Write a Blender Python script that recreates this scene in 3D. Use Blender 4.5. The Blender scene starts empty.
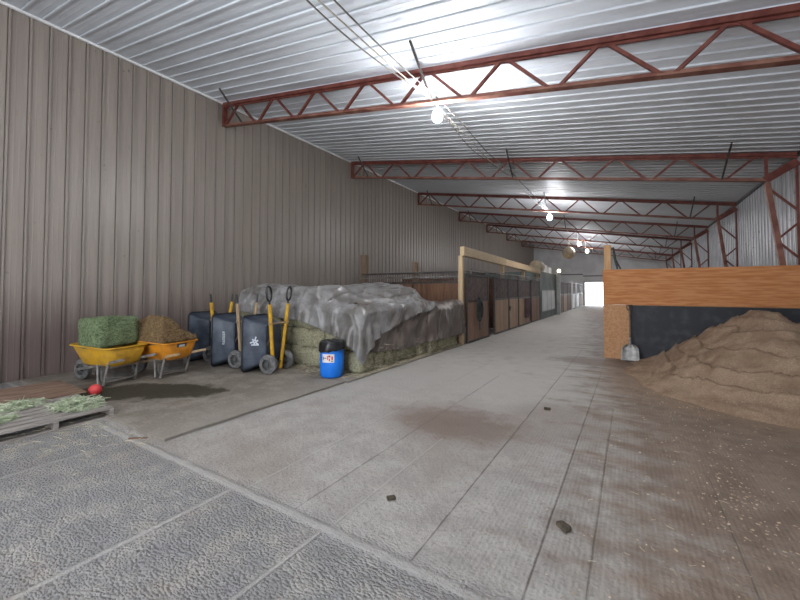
import bpy, math, random
import numpy as np
from mathutils import Vector, Matrix, noise as mn
random.seed(7); rng = np.random.default_rng(7)
PI = math.pi
sc = bpy.context.scene
col = sc.collection

# ------------------------------------------------------------------ mesh builder
class MB:
    def __init__(s): s.v = []; s.f = []
    def add(s, vs, fs):
        o = len(s.v); s.v += [tuple(v) for v in vs]; s.f += [tuple(i + o for i in f) for f in fs]; return s
    def box(s, c, d, rot=None):
        c = Vector(c); h = Vector(d) / 2; vs = []
        for x in (-1, 1):
            for y in (-1, 1):
                for z in (-1, 1):
                    p = Vector((x * h.x, y * h.y, z * h.z))
                    if rot is not None: p = rot @ p
                    vs.append(c + p)
        return s.add(vs, [(0, 1, 3, 2), (4, 6, 7, 5), (0, 4, 5, 1), (2, 3, 7, 6), (0, 2, 6, 4), (1, 5, 7, 3)])
    def bb(s, x0, x1, y0, y1, z0, z1):
        return s.box(((x0 + x1) / 2, (y0 + y1) / 2, (z0 + z1) / 2), (x1 - x0, y1 - y0, z1 - z0))
    def bar(s, p, q, w, h, side=(0, 1, 0)):
        p = Vector(p); q = Vector(q); d = (q - p); L = d.length; d.normalize()
        a = Vector(side); a = (a - d * a.dot(d))
        if a.length < 1e-4: a = Vector((1, 0, 0)); a = a - d * a.dot(d)
        a.normalize(); b = d.cross(a)
        return s.box((p + q) / 2, (L, w, h), Matrix((d, a, b)).transposed())
    def tube(s, pts, r, n=8, closed=False):
        pts = [Vector(p) for p in pts]; m = len(pts)
        rs = r if isinstance(r, (list, tuple)) else [r] * m
        vs = []; fs = []; up = None
        for i, p in enumerate(pts):
            a = pts[(i - 1) % m] if (closed or i > 0) else p
            b = pts[(i + 1) % m] if (closed or i < m - 1) else p
            t = (b - a).normalized()
            if up is None:
                up = Vector((0, 0, 1)) if abs(t.z) < .9 else Vector((1, 0, 0))
            u = (up - t * up.dot(t))
            if u.length < 1e-5: u = t.orthogonal()
            u.normalize(); w = t.cross(u); up = u
            for k in range(n):
                an = 2 * PI * k / n
                vs.append(p + (u * math.cos(an) + w * math.sin(an)) * rs[i])
        for i in range(m if closed else m - 1):
            j = (i + 1) % m
            for k in range(n):
                l = (k + 1) % n
                fs.append((i * n + k, i * n + l, j * n + l, j * n + k))
        if not closed:
            fs.append(tuple(range(n))[::-1]); fs.append(tuple((m - 1) * n + k for k in range(n)))
        return s.add(vs, fs)
    def lathe(s, prof, n=24, c=(0, 0, 0), axis='z', caps=True):
        vs = []; fs = []; m = len(prof)
        for r, z in prof:
            for k in range(n):
                a = 2 * PI * k / n; x = r * math.cos(a); y = r * math.sin(a)
                p = (x, y, z) if axis == 'z' else ((x, z, y) if axis == 'y' else (z, x, y))
                vs.append((c[0] + p[0], c[1] + p[1], c[2] + p[2]))
        for i in range(m - 1):
            for k in range(n):
                l = (k + 1) % n
                fs.append((i * n + k, i * n + l, (i + 1) * n + l, (i + 1) * n + k))
        if caps: fs.append(tuple(range(n))[::-1]); fs.append(tuple((m - 1) * n + k for k in range(n)))
        return s.add(vs, fs)
    def loft(s, loops, cap0=False, cap1=True):
        n = len(loops[0]); vs = []; fs = []
        for L in loops: vs += L
        for i in range(len(loops) - 1):
            for k in range(n):
                l = (k + 1) % n
                fs.append((i * n + k, i * n + l, (i + 1) * n + l, (i + 1) * n + k))
        if cap0: fs.append(tuple(range(n))[::-1])
        if cap1: fs.append(tuple((len(loops) - 1) * n + k for k in range(n)))
        return s.add(vs, fs)
    def build(s, name, mat, parent=None, smooth=False, bevel=0, solid=0, kind=None):
        me = bpy.data.meshes.new(name); me.from_pydata(s.v, [], s.f); me.validate(); me.update()
        o = bpy.data.objects.new(name, me); col.objects.link(o); me.materials.append(mat)
        if smooth:
            me.polygons.foreach_set('use_smooth', [True] * len(me.polygons))
            me.set_sharp_from_angle(angle=math.radians(40))
        if solid:
            md = o.modifiers.new('Solid', 'SOLIDIFY'); md.thickness = solid; md.offset = 0
        if bevel:
            md = o.modifiers.new('Bevel', 'BEVEL'); md.width = bevel; md.segments = 2; md.limit_method = 'ANGLE'
        if parent is not None: o.parent = parent
        if kind: o['kind'] = kind
        return o

def rrect(cx, cy, hx, hy, r, z, n=5, f=None):
    out = []
    for (sx, sy, a0) in ((1, 1, 0), (-1, 1, 90), (-1, -1, 180), (1, -1, 270)):
        for k in range(n):
            a = math.radians(a0 + 90 * k / (n - 1))
            out.append((cx + sx * (hx - r) + r * math.cos(a), cy + sy * (hy - r) + r * math.sin(a), z))
    return [f(p) for p in out] if f else out

def tag(o, label, cat, group=None, kind=None):
    if label: o['label'] = label
    if cat: o['category'] = cat
    if group: o['group'] = group
    if kind: o['kind'] = kind
    return o
def empty(name, loc=(0, 0, 0), rz=0):
    o = bpy.data.objects.new(name, None); o.location = loc; o.rotation_euler = (0, 0, rz); o.empty_display_size = .1
    col.objects.link(o); return o
def copy_tree(o, parent=None):
    c = o.copy(); col.objects.link(c)
    if parent is not None: c.parent = parent
    for ch in list(o.children): copy_tree(ch, c)
    return c

# ------------------------------------------------------------------ node helper
class NT:
    def __init__(s, name):
        s.m = bpy.data.materials.new(name); s.m.use_nodes = True
        s.t = s.m.node_tree; s.t.nodes.clear()
        s.out = s.t.nodes.new('ShaderNodeOutputMaterial'); s.b = s.t.nodes.new('ShaderNodeBsdfPrincipled')
        s.t.links.new(s.b.outputs[0], s.out.inputs[0])
        s.geo = s.t.nodes.new('ShaderNodeNewGeometry'); s.tc = s.t.nodes.new('ShaderNodeTexCoord')
    def n(s, typ, **kw):
        nd = s.t.nodes.new(typ)
        for k, v in kw.items(): setattr(nd, k, v)
        return nd
    def set(s, sock, v):
        if isinstance(v, (int, float)): sock.default_value = v
        elif isinstance(v, (tuple, list)):
            sock.default_value = (*v, 1) if (len(v) == 3 and sock.type == 'RGBA') else v
        else: s.t.links.new(v, sock)
    def m_(s, op, a, b=0, c=0):
        nd = s.n('ShaderNodeMath', operation=op); s.set(nd.inputs[0], a); s.set(nd.inputs[1], b); s.set(nd.inputs[2], c); return nd.outputs[0]
    def noise(s, vec, scale, detail=4, rough=.55, stretch=None, dist=0):
        if stretch:
            mp = s.n('ShaderNodeMapping'); s.set(mp.inputs[0], vec); mp.inputs['Scale'].default_value = stretch; vec = mp.outputs[0]
        nd = s.n('ShaderNodeTexNoise'); s.set(nd.inputs['Vector'], vec)
        nd.inputs['Scale'].default_value = scale; nd.inputs['Detail'].default_value = detail
        nd.inputs['Roughness'].default_value = rough; nd.inputs['Distortion'].default_value = dist
        return nd.outputs[0]
    def ramp(s, f, lo, hi):
        nd = s.n('ShaderNodeMapRange'); nd.interpolation_type = 'SMOOTHSTEP'
        s.set(nd.inputs[0], f); nd.inputs[1].default_value = lo; nd.inputs[2].default_value = hi; return nd.outputs[0]
    def mix(s, f, a, b, blend='MIX'):
        nd = s.n('ShaderNodeMix', data_type='RGBA', blend_type=blend)
        s.set(nd.inputs[0], f); s.set(nd.inputs[6], a); s.set(nd.inputs[7], b); return nd.outputs[2]
    def xyz(s, vec):
        nd = s.n('ShaderNodeSeparateXYZ'); s.set(nd.inputs[0], vec); return nd.outputs
    def bump(s, h, strength=.3, dist=.02):
        nd = s.n('ShaderNodeBump'); s.set(nd.inputs['Height'], h); nd.inputs['Strength'].default_value = strength
        nd.inputs['Distance'].default_value = dist; s.t.links.new(nd.outputs[0], s.b.inputs['Normal'])
    def base(s, c): s.set(s.b.inputs['Base Color'], c)
    def fin(s, rough=.6, metal=0, spec=.5):
        s.set(s.b.inputs['Roughness'], rough); s.b.inputs['Metallic'].default_value = metal
        s.b.inputs['Specular IOR Level'].default_value = spec; return s.m

def pm(name, c1, c2, scale=6, rough=.6, bump=0, bscale=40, stretch=None, metal=0, spec=.4, coord='o', island=0, lo=.35, hi=.65):
    s = NT(name); v = s.tc.outputs['Object'] if coord == 'o' else s.geo.outputs['Position']
    c = s.mix(s.ramp(s.noise(v, scale, stretch=stretch), lo, hi), c1, c2)
    if island:
        r = s.geo.outputs['Random Per Island']
        k = s.m_('ADD', s.m_('MULTIPLY', r, island), 1 - island / 2)
        cmb = s.n('ShaderNodeCombineColor'); 
        for i in range(3): s.set(cmb.inputs[i], k)
        c = s.mix(1.0, c, cmb.outputs[0], 'MULTIPLY')
    s.base(c)
    if bump: s.bump(s.noise(v, bscale, 3, stretch=stretch), bump)
    return s.fin(rough, metal, spec)

def emit(name, c, e):
    s = NT(name); s.base((.9, .9, .9)); s.set(s.b.inputs['Emission Color'], c); s.b.inputs['Emission Strength'].default_value = e
    return s.fin(.4)

M = {}
M['red_steel'] = pm('red_steel', (.115, .027, .02), (.18, .055, .04), 5, .55, .1, 30)
M['rusty_steel'] = pm('rusty_steel', (.15, .048, .034), (.25, .12, .085), 3, .6, .1, 30)
M['dark_steel'] = pm('dark_steel', (.035, .032, .03), (.07, .06, .055), 8, .5)
M['grey_steel'] = pm('grey_steel', (.15, .143, .136), (.26, .245, .23), 8, .5, metal=.3)
M['worn_steel'] = pm('worn_steel', (.22, .215, .21), (.36, .35, .335), 10, .5, metal=.6)
M['hub'] = pm('hub', (.05, .05, .05), (.10, .10, .10), 9, .6)
M['rubber'] = pm('rubber', (.06, .06, .062), (.14, .135, .13), 12, .85)
M['tyre'] = pm('tyre', (.09, .09, .095), (.18, .175, .17), 14, .85)
M['black_plastic'] = pm('black_plastic', (.016, .017, .019), (.03, .03, .032), 8, .4)
M['tub_black'] = pm('tub_black', (.024, .034, .054), (.08, .098, .13), 4, .42, lo=.3, hi=.8)
M['bag'] = pm('bag', (.012, .012, .014), (.02, .02, .022), 8, .22, .5, 14)
M['tub_yellow'] = pm('tub_yellow', (.62, .34, .02), (.48, .27, .04), 6, .45)
M['tub_orange'] = pm('tub_orange', (.70, .27, .015), (.56, .22, .03), 6, .45)
M['handle_yellow'] = pm('handle_yellow', (.66, .38, .02), (.5, .27, .03), 9, .5)
M['handle_wood'] = pm('handle_wood', (.42, .30, .18), (.30, .21, .13), 4, .7, stretch=(12, 12, 1))
M['blue'] = pm('blue', (.012, .20, .80), (.010, .17, .70), 5, .36)
M['white_label'] = pm('white_label', (.78, .76, .74), (.7, .68, .66), 5, .6)
M['ink_dark'] = pm('ink_dark', (.05, .05, .06), (.08, .08, .09), 5, .6)
M['ink_red'] = pm('ink_red', (.6, .06, .05), (.5, .05, .04), 5, .6)
M['ink_pale'] = pm('ink_pale', (.62, .66, .72), (.5, .55, .6), 5, .6)
M['red_ball'] = pm('red_ball', (.62, .06, .06), (.55, .05, .05), 5, .45)
M['pine'] = pm('pine', (.50, .36, .20), (.62, .47, .29), 3, .65, .12, 12, stretch=(14, 1, 14), island=.12)
M['pine_v'] = pm('pine_v', (.46, .33, .19), (.58, .44, .27), 3, .65, .12, 12, stretch=(14, 14, 1))
M['old_wood'] = pm('old_wood', (.14, .095, .07), (.24, .175, .13), 3, .8, .2, 12, stretch=(14, 14, 1), island=.35)
M['post_wood'] = pm('post_wood', (.15, .10, .065), (.23, .165, .11), 3, .8, .2, 12, stretch=(14, 14, 1))
M['stall_wood'] = pm('stall_wood', (.22, .125, .085), (.33, .21, .15), 2.5, .75, .2, 12, stretch=(16, 16, 1), island=.4)
M['tan_wood'] = pm('tan_wood', (.31, .20, .135), (.42, .29, .20), 2.5, .75, .2, 12, stretch=(16, 16, 1), island=.3)
M['side_wood'] = pm('side_wood', (.12, .06, .035), (.20, .105, .062), 2.5, .75, .2, 12, stretch=(16, 16, 1), island=.35)
M['bin_board'] = pm('bin_board', (.44, .165, .055), (.57, .265, .11), 2.2, .8, .15, 9, stretch=(1, 10, 9), island=.14)
M['osb'] = pm('osb', (.40, .20, .09), (.50, .28, .145), 22, .7, .2, 40)
M['bin_post'] = pm('bin_post', (.46, .25, .11), (.56, .34, .17), 3, .65, .1, 10, stretch=(12, 12, 1))
M['pallet_wood'] = pm('pallet_wood', (.21, .19, .17), (.34, .31, .285), 3, .85, .25, 14, stretch=(16, 1, 16), island=.3)
M['ply_brown'] = pm('ply_brown', (.16, .095, .065), (.27, .18, .13), 3, .8, .15, 20, stretch=(4, 1, 4))
M['green_wall'] = pm('green_wall', (.10, .125, .115), (.15, .175, .165), 1.2, .6)
M['white_paint'] = pm('white_paint', (.70, .70, .70), (.8, .8, .8), 1.2, .6)
M['grey_post'] = pm('grey_post', (.40, .40, .39), (.52, .52, .50), 2, .6)
M['halter'] = pm('halter', (.02, .025, .025), (.06, .07, .065), 14, .7)
M['blanket'] = pm('blanket', (.075, .045, .055), (.14, .085, .10), 6, .9)
M['rope'] = pm('rope', (.36, .32, .25), (.5, .46, .38), 30, .8)
M['cable_light'] = pm('cable_light', (.55, .5, .42), (.42, .38, .32), 20, .6)
M['cable_dark'] = pm('cable_dark', (.14, .12, .10), (.2, .18, .16), 20, .6)
M['tan_ball'] = pm('tan_ball', (.36, .29, .20), (.5, .42, .31), 3, .7, .2, 12)
M['lamp_socket'] = pm('lamp_socket', (.5, .5, .5), (.6, .6, .6), 5, .5)
M['bulb'] = emit('bulb', (.97, .98, 1), 430)
M['bulb_dim'] = emit('bulb_dim', (.98, .98, 1), 420)
M['warm_bulb'] = emit('warm_bulb', (1, .72, .38), 14)
M['bin_liner'] = pm('bin_liner', (.026, .028, .034), (.055, .057, .064), 5, .62, .15, 30, lo=.45, hi=.75)
M['dung'] = pm('dung', (.05, .04, .028), (.10, .08, .055), 25, .95, .5, 60)

def hay_mat(name, a, b, c):
    s = NT(name); v = s.tc.outputs['Object']
    n1 = s.noise(v, 9, 5, .7); n2 = s.noise(v, 40, 4, .75, stretch=(1, .35, .7), dist=1.2)
    cc = s.mix(s.ramp(n2, .34, .66), a, b); cc = s.mix(s.ramp(n1, .5, .72), cc, c)
    s.base(cc); s.bump(s.m_('ADD', n2, s.noise(v, 90, 3, .7, stretch=(.3, 1, 1))), .9, .03)
    return s.fin(.9, 0, .15)
M['hay'] = hay_mat('hay', (.19, .19, .115), (.66, .62, .44), (.47, .455, .29))
M['hay_green'] = hay_mat('hay_green', (.075, .11, .055), (.29, .36, .20), (.17, .25, .12))
M['hay_brown'] = hay_mat('hay_brown', (.09, .055, .025), (.34, .23, .12), (.20, .13, .065))
M['hay_loose'] = pm('hay_loose', (.26, .31, .19), (.48, .52, .38), 9, .9, .4, 60, island=.5)
M['straw'] = pm('straw', (.36, .31, .21), (.5, .45, .33), 9, .9, island=.6)

def tarp_mat(name, a, b, rough):
    s = NT(name); v = s.tc.outputs['Object']
    s.base(s.mix(s.ramp(s.noise(v, 2.2, 5, .6), .38, .66), a, b))
    def ridge(sc_, st):
        mp = s.n('ShaderNodeMapping'); s.set(mp.inputs[0], v); mp.inputs['Scale'].default_value = st; mp.inputs['Rotation'].default_value = (.3, .2, .6)
        nd = s.n('ShaderNodeTexNoise', noise_type='RIDGED_MULTIFRACTAL'); s.set(nd.inputs['Vector'], mp.outputs[0]); nd.inputs['Scale'].default_value = sc_; nd.inputs['Detail'].default_value = 3; nd.inputs['Roughness'].default_value = .5; nd.inputs['Distortion'].default_value = .6
        return nd.outputs[0]
    s.bump(s.m_('ADD', ridge(1.6, (1.4, .7, 1)), s.m_('MULTIPLY', ridge(5, (1, .8, 1)), .3)), .8, .055)
    s.b.inputs['Sheen Weight'].default_value = .1
    return s.fin(rough, 0, .55)
M['tarp_grey'] = tarp_mat('tarp_grey', (.13, .12, .11), (.245, .24, .24), .34)
M['tarp_brown'] = tarp_mat('tarp_brown', (.085, .065, .056), (.16, .13, .11), .45)

# ---- painted ribbed wall on the high side
s = NT('wall_taupe'); P = s.geo.outputs['Position']; X = s.xyz(P)
streak = s.noise(P, 2.0, 5, .6, stretch=(1, 3.2, .12)); blot = s.noise(P, 1.1, 5, .65)
c = s.mix(s.ramp(streak, .35, .7), (.285, .245, .213), (.245, .208, .183))
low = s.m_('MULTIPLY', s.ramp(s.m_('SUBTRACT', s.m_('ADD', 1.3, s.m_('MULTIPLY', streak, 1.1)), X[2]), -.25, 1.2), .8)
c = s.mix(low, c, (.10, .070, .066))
spot = s.ramp(s.noise(P, 9, 3, .5, stretch=(1, 1, .6)), .70, .78)
c = s.mix(s.m_('MULTIPLY', spot, .55), c, (.09, .07, .06)); s.base(c)
M['wall_taupe'] = s.fin(.38, 0, .45)
# ---- white ribbed ceiling sheets
s = NT('ceiling_white'); P = s.geo.outputs['Position']
n1 = s.noise(P, .9, 5, .65, stretch=(.6, 1.8, 1)); n2 = s.noise(P, 6, 4, .6, stretch=(.2, 2, 1))
X = s.xyz(P)
c = s.mix(s.ramp(n1, .4, .75), (.69, .725, .78), (.58, .605, .65))
c = s.mix(s.m_('MULTIPLY', s.ramp(n2, .6, .75), .35), c, (.33, .30, .28))
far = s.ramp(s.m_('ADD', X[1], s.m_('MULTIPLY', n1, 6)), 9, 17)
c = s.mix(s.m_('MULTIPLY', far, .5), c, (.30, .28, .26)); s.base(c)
M['ceiling_white'] = s.fin(.55, 0, .4)
# ---- bare galvanised wall
s = NT('galvanised'); P = s.geo.outputs['Position']
n1 = s.noise(P, 3, 5, .65, stretch=(1, 3, .3)); n2 = s.noise(P, 5, 3, .6)
c = s.mix(s.ramp(n1, .35, .65), (.50, .50, .51), (.36, .36, .37)); c = s.mix(s.m_('MULTIPLY', s.ramp(n2, .62, .7), .6), c, (.13, .12, .12)); s.base(c)
M['galvanised'] = s.fin(.38, .45, .5)
M['end_white'] = pm('end_white', (.66, .66, .66), (.78, .78, .78), .8, .6, coord='w')
M['pale_gravel'] = pm('pale_gravel', (.78, .78, .78), (.85, .85, .85), .5, .8, coord='w')  # pale gravel of the ground outside the far doorway

# ---- floor: dusty rubber-matted concrete
s = NT('floor_mats'); P = s.geo.outputs['Position']; X = s.xyz(P); x, y = X[0], X[1]
nL = s.noise(P, .7, 5, .6); nM = s.noise(P, 3.2, 6, .65); nF = s.noise(P, 26, 4, .7); nS = s.noise(P, 2.2, 5, .65, stretch=(.35, 1.6, 1))
c = s.mix(s.ramp(nM, .3, .7), (.425, .402, .372), (.31, .289, .266))
c = s.mix(s.m_('MULTIPLY', s.ramp(nL, .45, .68), .6), c, (.265, .22, .185))
c = s.mix(s.m_('MULTIPLY', s.ramp(nF, .48, .68), .5), c, (.18, .165, .15))
c = s.mix(s.m_('MULTIPLY', s.ramp(y, 3.0, 9.5), s.m_('MULTIPLY', s.ramp(nM, .2, .6), .8)), c, (.53, .505, .465))   # pale dust, with the brighter light of the mid aisle painted in
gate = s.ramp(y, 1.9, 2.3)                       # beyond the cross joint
# near mats: mottled bluish tint before the cross joint
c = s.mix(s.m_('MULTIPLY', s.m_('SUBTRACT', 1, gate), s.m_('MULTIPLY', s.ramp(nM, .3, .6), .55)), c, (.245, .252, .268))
# brown sawdust film towards the shavings heap
prox = s.m_('ADD', s.m_('ADD', x, s.m_('MULTIPLY', y, .10)), s.m_('ADD', s.m_('MULTIPLY', s.m_('SUBTRACT', nS, .5), 3.2), s.m_('MULTIPLY', s.m_('SUBTRACT', nM, .5), 2.2)))
film = s.m_('MULTIPLY', s.ramp(prox, -.6, 1.0), .92)
c = s.mix(film, c, s.mix(s.ramp(nM, .35, .65), (.27, .20, .15), (.185, .13, .095)))
def blobm(cx, cy, rx, ry, soft=.5, amp=.9):
    dx = s.m_('DIVIDE', s.m_('SUBTRACT', x, cx), rx); dy = s.m_('DIVIDE', s.m_('SUBTRACT', y, cy), ry)
    d = s.m_('SQRT', s.m_('ADD', s.m_('MULTIPLY', dx, dx), s.m_('MULTIPLY', dy, dy)))
    d = s.m_('ADD', d, s.m_('MULTIPLY', s.m_('SUBTRACT', nM, .5), amp))
    return s.m_('SUBTRACT', 1, s.ramp(d, 1 - soft, 1 + soft * .4))
c = s.mix(s.m_('MULTIPLY', blobm(-1.95, 4.55, 1.05, .7, .55, 1.5), .75), c, (.165, .112, .082))
c = s.mix(s.m_('MULTIPLY', blobm(1.8, 8.7, 2.3, 2.5, .3, .9), .9), c, s.mix(s.ramp(nF, .4, .65), (.36, .25, .17), (.25, .17, .115)))
c = s.mix(s.m_('MULTIPLY', blobm(-.6, 10.2, 1.3, .55), .7), c, (.21, .15, .11))
c = s.mix(s.m_('MULTIPLY', blobm(-.9, 5.3, .8, .9), .4), c, (.20, .15, .12))
# seams
def seam(xv, y0, y1, w=.006, x0=None):
    wob = s.m_('MULTIPLY', s.m_('SUBTRACT', nM, .5), .02)
    d = s.m_('ABSOLUTE', s.m_('ADD', s.m_('SUBTRACT', x, xv), wob))
    k = s.m_('SUBTRACT', 1, s.ramp(d, w * .5, w * 1.6))
    return s.m_('MULTIPLY', k, s.m_('MULTIPLY', s.m_('GREATER_THAN', y, y0), s.m_('LESS_THAN', y, y1)))
dark = None
for a in ((-.54, -5, 11), (-.235, -5, 6.3), (-1.225, 2.1, 12), (-1.1, -5, 1.4), (.60, -5, 4.5), (-2.3, 2.1, 7.5, .006)):
    k = seam(*a); dark = k if dark is None else s.m_('MAXIMUM', dark, k)
c = s.mix(s.m_('MULTIPLY', dark, s.m_('MULTIPLY', s.ramp(nM, .25, .6), .68)), c, (.13, .10, .08))
pale = None
for a in ((-1.93, -5, 2.0, .018), (-3.0, -5, 2.0, .026), (-5.0, -5, 1.9, .022), (-2.9, 2.1, 9, .012), (-1.9, 2.1, 4, .01)):
    k = seam(*a); pale = k if pale is None else s.m_('MAXIMUM', pale, k)
dy = s.m_('ABSOLUTE', s.m_('ADD', s.m_('SUBTRACT', y, 2.06), s.m_('MULTIPLY', s.m_('SUBTRACT', nM, .5), .08)))
cross = s.m_('MULTIPLY', s.m_('SUBTRACT', 1, s.ramp(dy, .012, .06)), s.m_('LESS_THAN', x, -.6))
pale = s.m_('MAXIMUM', pale, cross)
c = s.mix(s.m_('MULTIPLY', pale, s.m_('MULTIPLY', s.ramp(nM, .2, .6), .55)), c, (.42, .40, .375))
s.base(c)
# relief: pebbled mats near, ribbed mats on the right
vor = s.n('ShaderNodeTexVoronoi'); mp = s.n('ShaderNodeMapping'); s.set(mp.inputs[0], P); mp.inputs['Scale'].default_value = (1, 1.6, 1); mp.inputs['Rotation'].default_value = (0, 0, .5)
s.set(vor.inputs['Vector'], mp.outputs[0]); vor.inputs['Scale'].default_value = 38
peb = s.m_('MULTIPLY', vor.outputs['Distance'], s.m_('MULTIPLY', s.m_('SUBTRACT', 1, gate), s.m_('SUBTRACT', 1, pale)))
rib = s.m_('MULTIPLY', s.m_('SINE', s.m_('MULTIPLY', x, 190)), s.m_('MULTIPLY', s.ramp(x, -1.3, -.9), .04))
h = s.m_('ADD', s.m_('MULTIPLY', peb, -1.0), s.m_('ADD', s.m_('MULTIPLY', nF, .7), s.m_('ADD', rib, s.m_('MULTIPLY', pale, .25))))
h = s.m_('SUBTRACT', h, s.m_('MULTIPLY', dark, .25))
s.bump(h, .95, .035)
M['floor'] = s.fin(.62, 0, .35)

# ---- mat under the hay and barrows
s = NT('dirty_mat'); P = s.geo.outputs['Position']; X = s.xyz(P); x, y = X[0], X[1]
nM = s.noise(P, 2.6, 6, .65); nF = s.noise(P, 24, 5, .7)
c = s.mix(s.ramp(nM, .35, .66), (.275, .245, .21), (.18, .155, .125)); c = s.mix(s.m_('MULTIPLY', s.ramp(nF, .48, .7), .5), c, (.10, .085, .06))
dust = s.ramp(s.m_('ADD', s.m_('ADD', x, 5.4), s.m_('MULTIPLY', s.m_('SUBTRACT', nM, .5), 3)), -.2, 1.1)
c = s.mix(s.m_('MULTIPLY', dust, .6), c, (.27, .245, .215))
ox = s.m_('ADD', x, 7.05); oy = s.m_('SUBTRACT', y, 3.0)
dx = s.m_('DIVIDE', s.m_('ADD', s.m_('MULTIPLY', ox, .82), s.m_('MULTIPLY', oy, .57)), 1.45); dyy = s.m_('DIVIDE', s.m_('SUBTRACT', s.m_('MULTIPLY', oy, .82), s.m_('MULTIPLY', ox, .57)), .55)
d = s.m_('ADD', s.m_('SQRT', s.m_('ADD', s.m_('MULTIPLY', dx, dx), s.m_('MULTIPLY', dyy, dyy))), s.m_('MULTIPLY', s.m_('SUBTRACT', nM, .5), 1.7))
wet = s.m_('SUBTRACT', 1, s.ramp(d, .75, 1.1))
c = s.mix(s.m_('MULTIPLY', wet, .92), c, (.036, .031, .018)); s.base(c)
s.bump(s.m_('ADD', nF, nM), .5, .03)
M['dirty_mat'] = s.fin(.85, 0, .25)

# ---- shavings
s = NT('shavings'); P = s.geo.outputs['Position']
n1 = s.noise(P, 2.2, 6, .65); n2 = s.noise(P, 55, 5, .75); n3 = s.noise(P, 120, 2, .6)
c = s.mix(s.ramp(n2, .35, .66), (.36, .245, .165), (.56, .41, .29)); c = s.mix(s.m_('MULTIPLY', s.ramp(n1, .42, .62), .75), c, (.29, .19, .125))
c = s.mix(s.m_('MULTIPLY', s.ramp(n3, .63, .72), .7), c, (.55, .45, .33)); s.base(c)
s.bump(s.m_('ADD', n2, n3), .8, .03)
M['shavings'] = s.fin(.92, 0, .15)
M['chips'] = pm('chips', (.42, .30, .19), (.62, .50, .36), 20, .9, island=.8)

# ------------------------------------------------------------------ setting
XL, XR, YB, YE = -10.05, 3.42, -7.0, 47.4
def ceil_z(xx): return 4.98 + .168 * (3.35 - xx)

def rib_profile(pitch, h, minor, n, gap=.012, wide=.045):
    # each sheet: open lap groove, raised rib, then a flat with two faint beads
    pts = []
    for i in range(n):
        o = i * pitch
        pts += [(o, 0), (o + .001, -.03), (o + gap, -.03), (o + gap + .003, h), (o + gap + wide - .012, h), (o + gap + wide, 0)]
        f = gap + wide
        for k in (1, 2):
            q = o + f + (pitch - f) * k / 3
            pts += [(q - .012, 0), (q - .006, minor), (q + .006, minor), (q + .012, 0)]
    return pts
def ribbed(fn, prof, z_lo, z_hi, nz=1):
    mb = MB(); n = len(prof); vs = []
    for k in range(nz + 1):
        for (u, d) in prof: vs.append(fn(u, d, k / nz))
    fs = [(k * n + i, k * n + i + 1, (k + 1) * n + i + 1, (k + 1) * n + i) for k in range(nz) for i in range(n - 1)]
    return mb.add(vs, fs)
nr = int((YE - YB) / .3) + 1
prof = rib_profile(.3, .032, .0022, nr, .013)
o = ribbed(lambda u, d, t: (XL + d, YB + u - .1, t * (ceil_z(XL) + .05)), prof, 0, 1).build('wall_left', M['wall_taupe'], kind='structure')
o['label'] = 'tall taupe ribbed metal wall behind the wheelbarrows'
prof2 = rib_profile(.3, .035, .007, nr, .006, .06)
ribbed(lambda u, d, t: (XR - d * 1.0, YB + u, t * (ceil_z(XR) + .1)), prof2, 0, 1).build('wall_right', M['galvanised'], kind='structure')
profc = rib_profile(.3, .026, .002, nr, .010)
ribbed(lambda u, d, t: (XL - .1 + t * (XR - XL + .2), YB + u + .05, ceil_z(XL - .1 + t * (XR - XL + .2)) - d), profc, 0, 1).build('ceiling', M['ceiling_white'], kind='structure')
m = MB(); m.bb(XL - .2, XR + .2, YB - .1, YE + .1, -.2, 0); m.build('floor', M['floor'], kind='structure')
m = MB(); m.bar((XL + .06, YB, ceil_z(XL) - .05), (XL + .06, YE, ceil_z(XL) - .05), .05, .05, (1, 0, 0)); m.build('trim_1', M['white_paint'], kind='structure')
m = MB(); m.bar((XR - .06, YB, ceil_z(XR) - .06), (XR - .06, YE, ceil_z(XR) - .06), .06, .07, (1, 0, 0)); m.build('trim_2', M['dark_steel'], kind='structure')
# end wall with the bright doorway
DX0, DX1, DZ = -4.4, -.2, 2.62
def slope_wall(name, y0, y1, dx0, dx1, dz, mat):
    m = MB(); zt = lambda q: ceil_z(q) + .05
    for a, b, z0 in ((XL - .1, dx0, 0), (dx0, dx1, dz), (dx1, XR + .1, 0)):
        vs = [(a, y0, z0), (b, y0, z0), (b, y0, zt(b)), (a, y0, zt(a)), (a, y1, z0), (b, y1, z0), (b, y1, zt(b)), (a, y1, zt(a))]
        m.add(vs, [(0, 1, 2, 3), (5, 4, 7, 6), (0, 4, 5, 1), (1, 5, 6, 2), (2, 6, 7, 3), (3, 7, 4, 0)])
    return m.build(name, mat, kind='structure')
slope_wall('wall_back', YE, YE + .15, DX0, DX1, DZ, M['end_white'])
slope_wall('wall_front', YB - .15, YB, -6.6, .8, 4.3, M['end_white'])
m = MB()
m.bb(DX0 - .14, DX0, YE - .05, YE, 0, DZ + .14); m.bb(DX1, DX1 + .14, YE - .05, YE, 0, DZ + .14); m.bb(DX0, DX1, YE - .05, YE, DZ, DZ + .14)
m.build('trim_3', M['grey_post'], kind='structure')
m = MB(); m.bb(XL, DX0 - .2, YE - .06, YE, 3.5, 3.62); m.bb(DX0 - .2, XR, YE - .06, YE, 3.3, 3.42); m.build('trim_4', M['grey_steel'], kind='structure')
m = MB(); m.bb(-40, 40, YE + .2, 110, -.3, -.06); m.build('ground', M['pale_gravel'], kind='structure')

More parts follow.
